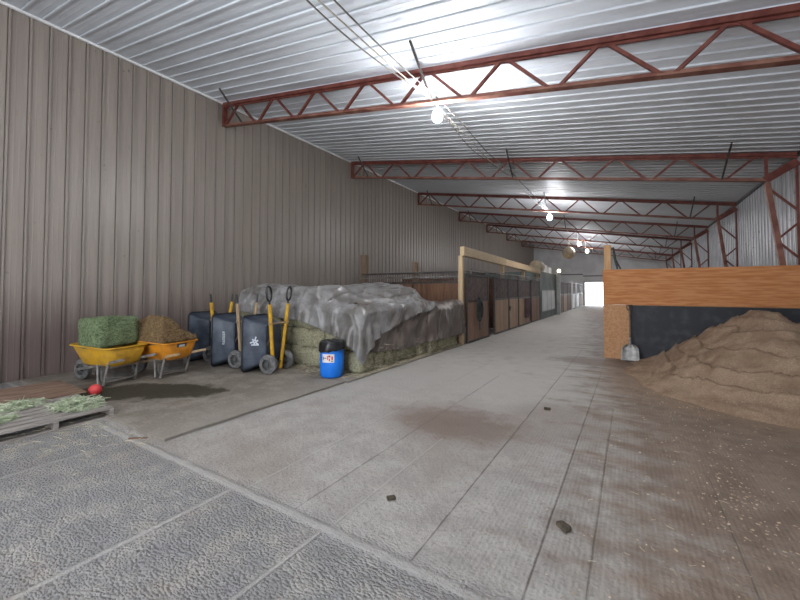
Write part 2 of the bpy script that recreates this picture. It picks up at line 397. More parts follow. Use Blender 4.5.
# ------------------------------------------------------------------ roof trusses
def build_truss():
    r = empty('roof_truss')
    TD = .70
    zt = lambda q: ceil_z(q) - .065
    zb = lambda q: ceil_z(q) - TD
    L = XL + .06
    m = MB(); m.bar((L, 0, zt(L)), (XR - .05, 0, zt(XR - .05)), .13, .085); m.bar((L, 0, zt(L) - .05), (XR - .05, 0, zt(XR - .05) - .05), .03, .06)
    m.build('top_chord', M['red_steel'], r)
    m = MB(); m.bar((L, 0, zb(L)), (2.84, 0, zb(2.84)), .13, .03); m.bar((L, 0, zb(L) + .03), (2.84, 0, zb(2.84) + .03), .034, .07)
    m.build('bottom_chord', M['rusty_steel'], r)
    m = MB(); m.bar((L + .03, 0, zb(L)), (L + .03, 0, zt(L)), .12, .08); m.build('end_post', M['red_steel'], r)
    m = MB(); m.bar((2.82, 0, zb(2.82)), (2.82, 0, zt(2.82)), .06, .06); m.build('end_post', M['red_steel'], r)
    nb = [-8.5 + 1.5 * i for i in range(8)]
    segs = [((L + .05, zb(L + .05)), (-9.28, zt(-9.28)))]
    for i, b in enumerate(nb):
        segs.append(((b - .78, zt(b - .78)), (b - .05, zb(b - .05))))
        t = b + .72
        segs.append(((b + .05, zb(b + .05)), (t - .04, zt(t - .04))))
    for a, b in segs:
        m = MB(); m.bar((a[0], 0, a[1]), (b[0], 0, b[1]), .055, .05); m.build('web_bar', M['red_steel'], r)
    # haunch at the low eave
    m = MB(); m.bar((2.80, 0, zb(2.8) + .02), (XR - .07, 0, zt(XR) - .16), .15, .17); m.build('haunch', M['red_steel'], r)
    # laced column under the low eave
    c = lambda z: 2.83 + (4.3 - z) * .115
    m = MB(); m.bar((2.83, 0, 4.32), (c(0), 0, 0), .11, .10); m.build('column_leg', M['rusty_steel'], r)
    m = MB(); m.bar((XR - .08, 0, 0), (XR - .08, 0, 4.75), .05, .05); m.build('column_leg', M['red_steel'], r)
    W = XR - .09
    for a, b in (((c(4.2), 4.2), (W, 3.62)), ((c(2.95), 2.95), (W, 3.3)), ((c(2.9), 2.9), (W, 2.5)), ((c(1.8), 1.8), (W, 2.2))):
        m = MB(); m.bar((a[0], 0, a[1]), (b[0], 0, b[1]), .05, .045); m.build('lacing_bar', M['red_steel'], r)
    for q, dy in ((-9.1, -.75), (-3.2, -.95), (2.0, -.9)):
        m = MB(); m.bar((q, 0, zb(q)), (q + .05, dy, ceil_z(q) - .04), .035, .035, (1, 0, 0)); m.build('flange_brace', M['dark_steel'], r)
    return r
TY = [6.32 + 5.82 * i for i in range(7)]
ords = ['nearest red steel roof truss, with the bright bulb hanging from it', 'second red steel roof truss from the camera, above the wooden bin',
        'third red steel roof truss from the camera, a lit bulb under it', 'fourth dark red roof truss from the camera, above the stall row',
        'fifth dark red roof truss from the camera, beside the tan ball', 'sixth dark red roof truss, beyond the tan ball', 'seventh dark red roof truss, the farthest before the end wall']
tr0 = build_truss()
for i, yy in enumerate(TY):
    t = tr0 if i == 0 else copy_tree(tr0)
    t.location = (0, yy, 0)
    tag(t, ords[i], 'truss', 'steel roof trusses')

# ------------------------------------------------------------------ lamps and cables
def zbot(q): return ceil_z(q) - .70
LX = -3.09
lamp_lab = ['bright bulb hanging below the nearest roof truss', 'lit bulb below the third roof truss, above the aisle',
            'small lit bulb below the fifth roof truss, beside the tan ball', 'tiny lit bulb below the sixth roof truss, beyond the tan ball']
for lab, yy in zip(lamp_lab, (TY[0], TY[2], TY[4], TY[5])):
    z = zbot(LX) - .02
    r = empty('hanging_lamp', (LX, yy, z))
    m = MB(); m.tube([(0, 0, 0), (0, 0, -.07)], .006, 6); m.build('lamp_cord', M['cable_dark'], r)
    m = MB(); m.lathe([(.012, -.06), (.024, -.065), (.026, -.12), (.02, -.125)], 12); m.build('socket', M['lamp_socket'], r, smooth=True)
    m = MB(); m.lathe([(.016, -.12), (.04, -.14), (.085, -.20), (.098, -.26), (.08, -.33), (.035, -.365), (.004, -.37)], 16); m.build('bulb', M['bulb'] if yy < 8 else M['bulb_dim'], r, smooth=True)
    tag(r, lab, 'lamp', 'bulbs along the ceiling')
def cable(x0, sagx, y0, y1, lab, mat, seed):
    rr = random.Random(seed); pts = []
    ys = np.arange(y0, y1, .35)
    for q in ys:
        t = ((q - TY[0]) / 5.82) % 1
        sag = -.16 * math.sin(PI * t)
        xx = x0 + sagx * math.sin(PI * t) + .02 * math.sin(q * 1.7 + seed)
        pts.append((xx, q, zbot(x0) + .095 + sag + .012 * math.sin(q * 2.3 + seed)))
    m = MB(); m.tube(pts, .011, 6); o = m.build('electric_cable', mat, smooth=True); tag(o, lab, 'cable', 'cables strung along the ceiling')
cable(-3.22, .0, 1.0, 35, 'pale electric cable, lightest of those strung over the trusses', M['cable_light'], 1)
cable(-3.10, .06, 1.0, 18, 'dark straight electric cable strung beside the pale one over the trusses', M['cable_dark'], 2)
cable(-3.24, -.10, 1.0, 12, 'loose drooping electric cable on the left side of the other cables', M['cable_dark'], 3)

# tan ball hung from the roof
r = empty('hanging_ball', (-3.75, 29.25, 4.45))
m = MB(); m.lathe([(.02, -.44)] + [(.44 * math.cos(a), .44 * math.sin(a)) for a in np.linspace(-1.4, 1.4, 13)] + [(.02, .44)], 20); m.build('ball', M['tan_ball'], r, smooth=True)
m = MB(); m.tube([(0, 0, .43), (0, .35, zbot(-3.75) - 4.45)], .012, 6); m.build('rope', M['rope'], r)
tag(r, 'big round tan ball hanging from the roof over the far aisle', 'ball')

# ------------------------------------------------------------------ floor mats (left bay)
def mat_piece(x0, x1, y0, y1, z, lab, sd):
    rr = random.Random(sd); m = MB(); nx, ny = 40, 40; vs = []
    for i in range(nx + 1):
        for j in range(ny + 1):
            a = x0 + (x1 - x0) * i / nx; b = y0 + (y1 - y0) * j / ny
            ex = mn.noise((a * 1.3, b * 1.3, sd)) * .05
            zz = z + .006 * mn.noise((a * 2, b * 2, sd + 5))
            vs.append((a + (ex if i == nx else 0), b + (ex * 1.5 if j in (0, ny) else 0), zz))
    fs = [(i * (ny + 1) + j, (i + 1) * (ny + 1) + j, (i + 1) * (ny + 1) + j + 1, i * (ny + 1) + j + 1) for i in range(nx) for j in range(ny)]
    o = m.add(vs, fs).build('rubber_mat', M['dirty_mat']); md = o.modifiers.new('S', 'SOLIDIFY'); md.thickness = .03; md.offset = -1
    tag(o, lab, 'mat', 'rubber mats along the taupe wall')
mat_piece(-9.95, -4.58, 2.2, 5.38, .036, 'dark wet-stained rubber mat under the two loaded wheelbarrows', 1)
mat_piece(-9.95, -4.52, 5.42, 11.0, .034, 'dusty rubber mat under the hay stack and blue barrel', 2)
MZ = .045

# ------------------------------------------------------------------ hay bales
def bale_mb(sx, sy, sz, sd, amp=.03, round_=.07, den=9):
    nx, ny, nz = (max(4, int(q * den)) for q in (sx, sy, sz))
    m = MB(); idx = {}
    vs = []; fs = []
    def vid(i, j, k):
        key = (i, j, k)
        if key not in idx:
            p = Vector(((i / nx - .5) * sx, (j / ny - .5) * sy, (k / nz - .5) * sz))
            inn = Vector((max(-sx / 2 + round_, min(sx / 2 - round_, p.x)), max(-sy / 2 + round_, min(sy / 2 - round_, p.y)), max(-sz / 2 + round_, min(sz / 2 - round_, p.z))))
            d = p - inn
            if d.length > 1e-6: p = inn + d.normalized() * min(d.length, round_)
            q = p * 5 + Vector((sd * 7.1, sd * 3.3, sd))
            nrm = p.normalized()
            p = p + nrm * (amp * mn.noise(q) + amp * .8 * mn.noise(q * 3.3)) + Vector(mn.noise_vector(q * 5)) * amp * .35
            idx[key] = len(vs); vs.append((p.x, p.y, p.z + sz / 2))
        return idx[key]
    for i in range(nx):
        for j in range(ny):
            fs.append((vid(i, j, 0), vid(i, j + 1, 0), vid(i + 1, j + 1, 0), vid(i + 1, j, 0)))
            fs.append((vid(i, j, nz), vid(i + 1, j, nz), vid(i + 1, j + 1, nz), vid(i, j + 1, nz)))
    for i in range(nx):
        for k in range(nz):
            fs.append((vid(i, 0, k), vid(i + 1, 0, k), vid(i + 1, 0, k + 1), vid(i, 0, k + 1)))
            fs.append((vid(i, ny, k), vid(i, ny, k + 1), vid(i + 1, ny, k + 1), vid(i + 1, ny, k)))
    for j in range(ny):
        for k in range(nz):
            fs.append((vid(0, j, k), vid(0, j, k + 1), vid(0, j + 1, k + 1), vid(0, j + 1, k)))
            fs.append((vid(nx, j, k), vid(nx, j + 1, k), vid(nx, j + 1, k + 1), vid(nx, j, k + 1)))
    return m.add(vs, fs)
BW, BH, BL = .47, .42, 1.0
protos = []
for k in range(5):
    o = bale_mb(BL, BW, BH, k + 1, .055, .06, 14).build('hay_bale', M['hay'], smooth=False)
    o.data.polygons.foreach_set('use_smooth', [True] * len(o.data.polygons)); protos.append(o)
used = [False] * 5
rows = ['bottom row', 'second row', 'third row', 'top row']
def bale(cx, cy, z, lab, rz=0):
    k = random.randrange(5)
    o = protos[k] if not used[k] else protos[k].copy()
    if used[k]: col.objects.link(o)
    used[k] = True
    o.location = (cx + random.uniform(-.025, .025), cy, z); o.rotation_euler = (0, 0, rz + random.choice((0, PI)) + random.uniform(-.02, .02))
    tag(o, lab, 'hay bale', 'hay bales stacked under the tarps')
nth = ['first', 'second', 'third', 'fourth', 'fifth', 'sixth']
S1Y0 = 5.95; S1X1 = -4.66
for rw in range(3):
    for cidx in range(6):
        yy = S1Y0 + BW / 2 + cidx * (BW + .005)
        bale(S1X1 - BL / 2, yy, MZ + rw * (BH + .005), f'hay bale in the {rows[rw]} under the grey tarp, {nth[cidx]} along the aisle face')
    for cidx in range(1, 4):
        xx = S1X1 - BL / 2 - cidx * (BL + .01)
        bale(xx, S1Y0 + BW / 2, MZ + rw * (BH + .005), f'hay bale in the {rows[rw]} facing the carts, {nth[cidx - 1]} left of the stack corner')
S2Y0 = S1Y0 + 6 * (BW + .005) + .02; S2X1 = -4.56
for rw in range(3):
    for cidx in range(4):
        yy = S2Y0 + BW / 2 + cidx * (BW + .01)
        bale(S2X1 - BL / 2, yy, MZ + rw * (BH + .005), f'hay bale in the {rows[rw]} under the brown tarp, {nth[3 - cidx]} from the stalls')

# ------------------------------------------------------------------ tarps: small cloth solve over the stacks
def drape(quad, na, nb, boxes, steps=170, slack=1.03, sd=0, m_=.045):
    A = [np.array(q, float) for q in quad]
    u = np.linspace(0, 1, na)[:, None, None]; v = np.linspace(0, 1, nb)[None, :, None]
    Pp = (A[0] * (1 - u) * (1 - v) + A[1] * u * (1 - v) + A[2] * u * v + A[3] * (1 - u) * v)
    rest = Pp.copy()
    r = np.random.default_rng(sd)
    nz = np.zeros((na, nb))
    for i in range(na):
        for j in range(nb):
            p = rest[i, j]
            nz[i, j] = mn.noise((p[0] * 1.6, p[1] * 1.6, sd)) * .10 + mn.noise((p[0] * 4, p[1] * 4, sd + 3)) * .05
    Pp[..., 2] += nz + .06
    lump = np.array([[mn.noise((rest[i, j, 0] * .9, rest[i, j, 1] * .9, sd + 11)) * .16 for j in range(nb)] for i in range(na)]) + nz * .3
    Q = Pp.copy(); g = np.array((0, 0, -9.8)); dt = .028
    cons = []
    def pairs(di, dj):
        i0 = np.arange(na); j0 = np.arange(nb)
        I, J = np.meshgrid(i0, j0, indexing='ij')
        I2 = I + di; J2 = J + dj
        ok = (I2 >= 0) & (I2 < na) & (J2 >= 0) & (J2 < nb)
        return I[ok], J[ok], I2[ok], J2[ok]
    for di, dj, st in ((1, 0, 1), (0, 1, 1), (1, 1, .6), (1, -1, .6), (2, 0, .22), (0, 2, .22)):
        i, j, i2, j2 = pairs(di, dj)
        key = (i // max(1, di) if di else j // max(1, dj)) % 2
        for par in (0, 1):
            s_ = key == par
            a, b, c_, d_ = i[s_], j[s_], i2[s_], j2[s_]
            L = np.linalg.norm(rest[a, b] - rest[c_, d_], axis=1) * slack
            cons.append((a, b, c_, d_, L, st))
    for it in range(steps):
        V = (Pp - Q) * .985
        Q = Pp.copy(); Pp = Pp + V + g * dt * dt
        for _ in range(14):
            for a, b, c_, d_, L, st in cons:
                dv = Pp[c_, d_] - Pp[a, b]; l = np.linalg.norm(dv, axis=1) + 1e-9
                k = (st * .5 * (l - L) / l)[:, None] * dv
                Pp[a, b] += k; Pp[c_, d_] -= k
        hit = np.zeros((na, nb), bool); onT = np.zeros((na, nb), bool)
        for (x0, x1, y0, y1, z1) in boxes:
            cx, cy = (x0 + x1) / 2, (y0 + y1) / 2; hx, hy = (x1 - x0) / 2 + m_, (y1 - y0) / 2 + m_
            dx = hx - np.abs(Pp[..., 0] - cx); dy = hy - np.abs(Pp[..., 1] - cy)
            top = z1 + m_ + lump
            dz = top - Pp[..., 2]
            ins = (dx > 0) & (dy > 0) & (dz > 0)
            mnv = np.minimum(np.minimum(dx, dy), dz)
            sz = ins & (dz == mnv); sx = ins & ~sz & (dx == mnv); sy = ins & ~sz & ~sx
            Pp[..., 2] = np.where(sz, top, Pp[..., 2])
            Pp[..., 0] = np.where(sx, cx + np.sign(Pp[..., 0] - cx) * hx, Pp[..., 0])
            Pp[..., 1] = np.where(sy, cy + np.sign(Pp[..., 1] - cy) * hy, Pp[..., 1])
            hit |= ins; onT |= sz
        for ax in (0, 1): Pp[..., ax] = np.where(onT, Q[..., ax] + (Pp[..., ax] - Q[..., ax]) * .12, Pp[..., ax])
        low = Pp[..., 2] < .08; Pp[..., 2] = np.where(low, .08, Pp[..., 2]); hit |= low
        Q[hit] = Pp[hit]
    return Pp
def cloth_obj(Pp, name, mat, lab, fold=.06, sd=1):
    # crease the sheet outwards with ridged folds
    def up(a):
        n = a.shape[0]; t = np.linspace(0, n - 1, 2 * n - 1); i = np.minimum(t.astype(int), n - 2); f = (t - i)[:, None, None]
        p0, p1, p2, p3 = a[np.maximum(i - 1, 0)], a[i], a[i + 1], a[np.minimum(i + 2, n - 1)]
        return .5 * (2 * p1 + (p2 - p0) * f + (2 * p0 - 5 * p1 + 4 * p2 - p3) * f ** 2 + (3 * p1 - p0 - 3 * p2 + p3) * f ** 3)
    Pp = up(Pp); Pp = np.ascontiguousarray(up(Pp.transpose(1, 0, 2)).transpose(1, 0, 2))
    N = np.cross(np.gradient(Pp, axis=0), np.gradient(Pp, axis=1)); N /= np.linalg.norm(N, axis=2, keepdims=True) + 1e-9
    if N[..., 2].mean() < 0: N = -N
    P0 = Pp.copy()
    for i in range(Pp.shape[0]):
        for j in range(Pp.shape[1]):
            p = P0[i, j]
            w = mn.noise_vector((p[0] * .8, p[1] * .8, p[2] * .8 + sd))
            u_ = (p[0] * .5 + p[1] * .62 - p[2] * .6); v_ = (p[0] * .8 - p[1] * .55 + p[2] * .25)
            r1 = max(0, 1 - 4.2 * abs(mn.noise((v_ * 2.0 + w[0] * 1.1, u_ * .55 + w[1] * .6, sd)))) ** 1.3
            r2 = max(0, 1 - 3.6 * abs(mn.noise((v_ * 3.2 + 5 + w[1], u_ * 2.4 + w[2], sd + 9)))) ** 1.4
            r3 = mn.noise((p[0] * 9, p[1] * 9, p[2] * 9 + sd))
            Pp[i, j] = p + N[i, j] * (fold * (r1 + .5 * r2) + .006 * r3)
    na, nb = Pp.shape[:2]
    m = MB(); vs = [tuple(p) for p in Pp.reshape(-1, 3)]
    fs = [(i * nb + j, (i + 1) * nb + j, (i + 1) * nb + j + 1, i * nb + j + 1) for i in range(na - 1) for j in range(nb - 1)]
    o = m.add(vs, fs).build(name, mat)
    o.data.polygons.foreach_set('use_smooth', [True] * len(o.data.polygons))
    md = o.modifiers.new('S', 'SOLIDIFY'); md.thickness = .006
    tag(o, lab, 'tarp', 'tarps over the hay'); return o
TOP2 = MZ + 3 * (BH + .005)
B1 = (-9.0, S1X1, S1Y0, S2Y0 - .02, TOP2 - .02)
B1b = (-9.0, -5.7, 6.1, 8.6, 1.66)
B1c = (-9.0, -4.95, 7.35, 8.5, 1.64)
B2 = (-9.0, S2X1, S2Y0, 10.9, TOP2)
WALL = (-9, -4, 10.99, 12, 3)
bp = drape([(-7.2, 6.3, 1.6), (-3.95, 6.3, 1.5), (-3.82, 10.93, 1.45), (-7.2, 10.93, 1.45)], 56, 76, [B1, B2, WALL], 120, 1.035, 5, .07)
cloth_obj(bp, 'brown_tarp', M['tarp_brown'], 'brown tarp over the lower hay bales beside the first stall')
gp = drape([(-8.6, 5.62, 1.95), (-4.18, 5.52, 1.95), (-4.45, 8.95, 1.95), (-8.6, 9.1, 1.95)], 96, 76, [B1, B1b, B1c, B2], 150, 1.055, 2, .11)
cloth_obj(gp, 'grey_tarp', M['tarp_grey'], 'big wrinkled grey tarp draped over the hay stack behind the blue barrel')

# ------------------------------------------------------------------ loose hay strands
def strands(n, fn, length, th, name, mat, lab, cat):
    m = MB()
    for _ in range(n):
        x0, y0, z0 = fn(); a = random.uniform(0, 2 * PI); L = length * random.uniform(.4, 1.2)
        d = Vector((math.cos(a), math.sin(a), random.uniform(-.15, .15))) * L
        p = Vector((x0, y0, max(z0, .0))); b = p + d * .5 + Vector((random.uniform(-.3, .3) * L, random.uniform(-.3, .3) * L, random.uniform(0, .15) * L)); q = p + d
        q.z = max(q.z, z0 - .005)
        m.tube([p, b, q], th, 3)
    return tag(m.build(name, mat), lab, cat, kind='stuff')
def hay_base():
    t = random.random()
    if t < .35: return (S1X1 + .03 if False else random.uniform(S1X1, S1X1 + .05), random.uniform(5.95, 10.9), random.uniform(.06, .55))
    if t < .6: return (random.uniform(-7.2, -4.9), S1Y0 - random.uniform(0, .05), random.uniform(.06, .95))
    if random.random() < .4:
        return (random.uniform(-8, S1X1), S1Y0 - abs(random.gauss(0, .16)), MZ)
    return (S1X1 + abs(random.gauss(0, .05)), random.uniform(5.7, 10.9), MZ)
strands(2600, hay_base, .15, .0035, 'loose_hay', M['straw'], 'loose hay strands scattered along the foot of the hay stack', 'hay')
strands(260, lambda: (random.gauss(-6.2, .8), random.gauss(1.9, .45), .004), .14, .003, 'straw_litter', M['straw'], 'stray straw scattered on the floor around the pallet', 'straw')

# ------------------------------------------------------------------ loaded wheelbarrows
def wheel(parent, c, r, w, axis='y'):
    m = MB(); prof = [(r * .55, -w / 2), (r * .85, -w / 2), (r * .97, -w * .32), (r, 0), (r * .97, w * .32), (r * .85, w / 2), (r * .55, w / 2)]
    prof = prof + [(r * .55, w * .2), (r * .55, -w * .2)]
    prof.append(prof[0]); m.lathe(prof, 28, c, axis, False); wh = m.build('wheel', M['tyre'], parent, smooth=True)
    h = MB(); h.lathe([(r * .14, -w * .55), (r * .2, -w * .5), (r * .22, -w * .22), (r * .56, -w * .12), (r * .57, w * .12), (r * .22, w * .22), (r * .2, w * .5), (r * .14, w * .55)], 20, c, axis); h.build('hub', M['hub'], wh, smooth=True)
def barrow(loc, rz, mat, lab, sticker):
    R_ = empty('wheelbarrow', loc, rz)
    # local x: towards the handles, wheel at -x
    def sk(p): return (p[0], p[1], p[2] + (.05 * -p[0] if p[2] > .5 else 0))
    loops = [rrect(0, 0, .50, .40, .12, .70, 6, sk), rrect(0, 0, .48, .375, .12, .70, 6, sk), rrect(.02, 0, .46, .34, .12, .58, 6, sk), rrect(.05, 0, .39, .28, .12, .385, 6), rrect(.06, 0, .33, .23, .1, .345, 6)]
    m = MB(); m.loft(loops); tub = m.build('tub', mat, R_, smooth=True, solid=.006)
    m = MB(); m.tube(rrect(0, 0, .50, .40, .12, .70, 6, sk), .014, 6, True); m.build('rim', mat, tub, smooth=True)
    for sy in (-1, 1):
        m = MB(); m.bar((-.74, sy * .10, .2), (-.2, sy * .21, .30), .04, .045); m.bar((-.22, sy * .207, .297), (.74, sy * .30, .50), .04, .045)
        m.build('handle', M['handle_wood' if sticker else 'grey_steel'], R_)
        m = MB(); m.tube([(.06, sy * .25, .36), (.13, sy * .28, .02), (.26, sy * .28, .02), (.36, sy * .28, .40)], .022, 8); m.build('leg', M['grey_steel'], R_, smooth=True)
    m = MB(); m.box((.18, 0, .2), (.02, .54, .16)); m.box((.2, 0, .1), (.02, .54, .03)); m.bar((.28, -.28, .08), (.28, .28, .08), .03, .02); m.build('leg_brace', M['grey_steel'], R_)
    m = MB(); m.bar((-.30, -.17, .38), (-.66, -.12, .33), .02, .03); m.bar((-.30, .17, .38), (-.66, .12, .33), .02, .03); m.build('nose_brace', M['grey_steel'], R_)
    wheel(R_, (-.70, 0, .2), .2, .10)
    m = MB(); m.tube([(-.70, -.13, .2), (-.70, .13, .2)], .014, 8); m.build('axle', M['dark_steel'], R_)
    if sticker:
        nrm = Vector((.45, 0, .3)).normalized()
        st = MB(); st.bar((.494, -.02, .655), (.472, -.02, .545), .21, .006, (0, 1, 0)); so = st.build('sticker', M['ink_dark'], R_)
        st = MB(); st.bar((.495, -.02, .63), (.487, -.02, .59), .12, .004, (0, 1, 0)); st.build('sticker_mark', M['ink_pale'], so)
    tag(R_, lab, 'wheelbarrow', 'loaded wheelbarrows by the wall')
    return R_
barrow((-8.22, 3.0, MZ), math.radians(15), M['tub_yellow'], 'yellow tub wheelbarrow carrying a green hay bale against the taupe wall', False)
barrow((-8.0, 3.84, MZ + .0), math.radians(13), M['tub_orange'], 'orange tub wheelbarrow with a dark sticker, carrying brown hay', True)
def seat_bale(mb, name, mat, lab, loc, rz):
    o = mb.build(name, mat); o.data.polygons.foreach_set('use_smooth', [True] * len(o.data.polygons)); o.location = loc; o.rotation_euler = (0, 0, rz); tag(o, lab, 'hay bale', 'hay in the wheelbarrows'); return o
o = seat_bale(bale_mb(.56, .77, .55, 21, .04, .09, 18), 'hay_bale', M['hay_green'], 'square green hay bale resting in the yellow wheelbarrow', (-8.25, 2.99, .70), math.radians(15))
# crumbled brown bale
mb = MB(); vs = []; nx, ny = 44, 40
for i in range(nx + 1):
    for j in range(ny + 1):
        a, b = i / nx - .5, j / ny - .5
        e = max(abs(a), abs(b)) * 2
        zz = .43 * max(0, 1 - e ** 5) * (1 - .95 * max(0, min(.5, (b + .08) * 1.25)) * 1.6) + .05
        zz += .05 * mn.noise((a * 9, b * 9, 2)) + .025 * mn.noise((a * 25, b * 25, 4))
        if e > .97: zz = 0
        vs.append((a * .92, b * .80, max(0, zz)))
mb.add(vs, [(i * (ny + 1) + j, (i + 1) * (ny + 1) + j, (i + 1) * (ny + 1) + j + 1, i * (ny + 1) + j + 1) for i in range(nx) for j in range(ny)])
mb.add([(-.4, -.35, -.12), (.4, -.35, -.12), (.4, .35, -.12), (-.4, .35, -.12), (-.46, -.4, .01), (.46, -.4, .01), (.46, .4, .01), (-.46, .4, .01)], [(3, 2, 1, 0), (0, 1, 5, 4), (1, 2, 6, 5), (2, 3, 7, 6), (3, 0, 4, 7)])
seat_bale(mb, 'crumbled_hay', M['hay_brown'], 'crumbling brown hay heaped in the orange wheelbarrow', (-8.06, 3.84, .74), math.radians(13))

# ------------------------------------------------------------------ black tub carts stood on their noses
def cart(loc, rz, hmat, lab, loopgrip, mark):
    R_ = empty('tub_cart', loc, rz)
    def F(p): return (-.52 + p[2], p[0], p[1])       # loft axis -> +x
    loops = [rrect(0, .60, .42, .57, .10, 0, 6, F), rrect(0, .60, .405, .555, .09, .012, 6, F), rrect(0, .61, .34, .47, .07, .22, 6, F), rrect(0, .62, .275, .39, .05, .43, 6, F), rrect(0, .62, .25, .365, .035, .455, 6, F)]
    m = MB(); m.loft(loops); tub = m.build('tub', M['tub_black'], R_, smooth=True, solid=.008)
    m = MB(); m.tube(rrect(0, .60, .425, .575, .10, 0, 6, F), .017, 8, True); m.build('rim', M['black_plastic'], tub, smooth=True)
    # pale maker's mark on the side panel facing the aisle end
    m = MB(); c0 = Vector((-.27, -.343, .66)); ux = Vector((.93, .34, 0)).normalized(); nn = Vector((.30, -.95, 0)).normalized()
    if mark == 'star':
        for k in range(6):
            a = k * PI / 3 + .3; d = ux * math.cos(a) + Vector((0, 0, 1)) * math.sin(a)
            m.bar(c0 + nn * .004 + d * .012, c0 + nn * .004 + d * (.10 if k % 2 else .07), .004, .03, nn)
        m.bar(c0 + nn * .005 - Vector((0, 0, .07)) - ux * .07, c0 + nn * .005 - Vector((0, 0, .07)) + ux * .08, .004, .025, nn)
    elif mark:
        for k in range(7):
            zc = -.13 + k * .043
            m.bar(c0 + nn * .004 + Vector((0, 0, zc)) - ux * .028, c0 + nn * .004 + Vector((0, 0, zc)) + ux * (.028 if k % 2 else .02), .004, .016, nn)
            m.bar(c0 + nn * .004 + Vector((0, 0, zc + .012)) + ux * (.02 if k % 3 else -.02), c0 + nn * .004 + Vector((0, 0, zc - .012)) + ux * (.02 if k % 3 else -.02), .004, .01, nn)
    if mark: m.build('maker_mark', M['ink_pale'], tub)
    for sy in (-1, 1):
        m = MB()
        top = Vector((.06, sy * .32, 1.42)); bot = Vector((.02, sy * .12, .04))
        m.tube([bot, top], .038, 10); h = m.build('handle', hmat, R_, smooth=True)
        d = (top - bot).normalized(); g = MB()
        if loopgrip:
            g.tube([top - d * .02, top + d * .06], .022, 8)
            ring = [top + d * (.22 + .155 * math.sin(a)) + Vector((0, 1, 0)) * .082 * math.cos(a) for a in np.linspace(0, 2 * PI, 18)[:-1]]
            g.tube(ring, .02, 8, True)
        else:
            g.tube([top - d * .02, top + d * .2], [.024, .02], 8)
        g.build('grip', M['black_plastic'], h, smooth=True)
        wheel(R_, (.03, sy * .30, .2), .2, .11)
        m = MB(); m.bar((-.07, sy * .22, .55), (.04, sy * .21, .78), .03, .03); m.build('leg', M['dark_steel'], R_)
    m = MB(); m.tube([(.03, -.33, .2), (.03, .33, .2)], .014, 8); m.build('axle', M['dark_steel'], R_)
    m = MB(); m.bar((.06, -.34, 1.02), (.06, .34, 1.02), .025, .035); m.build('cross_bar', M['handle_wood'], R_)
    tag(R_, lab, 'cart', 'black carts stood on end')
cart((-6.38, 5.28, MZ - .012), math.radians(15), M['handle_yellow'], 'black tub cart with yellow handles and loop grips, nearest the aisle', True, 'star')
cart((-7.45, 5.28, MZ - .012), math.radians(15), M['handle_wood'], 'black tub cart with bare wooden handles, middle of the three standing carts', False, 'text')
cart((-8.52, 5.34, MZ - .012), math.radians(13), M['handle_yellow'], 'black tub cart with yellow handles, standing closest to the taupe wall', False, None)

# ------------------------------------------------------------------ blue barrel
r = empty('barrel', (-5.06, 5.55, MZ - .006))
R0 = .225
m = MB(); m.lathe([(.19, 0), (.212, .015), (R0, .06), (R0 + .008, .2), (R0 + .01, .33), (R0 + .004, .48), (R0 - .01, .58), (.19, .64), (.18, .645)], 36); m.build('drum', M['blue'], r, smooth=True)
def patch(a0, a1, z0, z1, off, name, mat, parent):
    m = MB(); n = 10; vs = []
    for k in range(n + 1):
        a = math.radians(a0 + (a1 - a0) * k / n)
        for z in (z0, z1): vs.append(((R0 + .011 + off) * math.cos(a), (R0 + .011 + off) * math.sin(a), z))
    return m.add(vs, [(2 * k, 2 * k + 2, 2 * k + 3, 2 * k + 1) for k in range(n)]).build(name, mat, parent, solid=.002)
lb = patch(-96, -36, .31, .47, 0, 'label', M['white_label'], r)
for (a0, a1, z0, z1, mt) in ((-92, -88, .36, .42, 'ink_dark'), (-86, -74, .385, .40, 'ink_dark'), (-70, -66, .36, .44, 'ink_red'), (-64, -54, .41, .45, 'ink_red'), (-62, -56, .34, .39, 'ink_red'), (-50, -42, .36, .43, 'ink_red'), (-52, -40, .33, .345, 'ink_dark')):
    patch(a0, a1, z0, z1, .002, 'label_mark', M[mt], lb)
tag(r, 'blue plastic barrel with a white label, in front of the hay stack', 'barrel')
mb = MB(); n = 40; loops = []
for (rr, z) in ((.249, .545), (.262, .56), (.258, .60), (.25, .65), (.235, .69), (.17, .715), (.08, .72), (.01, .715)):
    L = []
    for k in range(n):
        a = 2 * PI * k / n; w = .02 * mn.noise((math.cos(a) * 4, math.sin(a) * 4, z * 14))
        dz = -.05 * max(0, math.cos(a + 1.9)) * (1 if z < .6 else 0) + .02 * mn.noise((math.cos(a) * 5, math.sin(a) * 5, z * 9 + 7))
        L.append((max(rr * (1 + w * 2 * (.5 if z < .57 else 1)), .005), a, z + dz))
    loops.append([(q * math.cos(a), q * math.sin(a), z) for q, a, z in L])
mb.loft(loops); o = mb.build('plastic_bag', M['bag'], smooth=True); o.location = r.location
tag(o, 'black plastic bag pulled over the top of the blue barrel', 'bag')

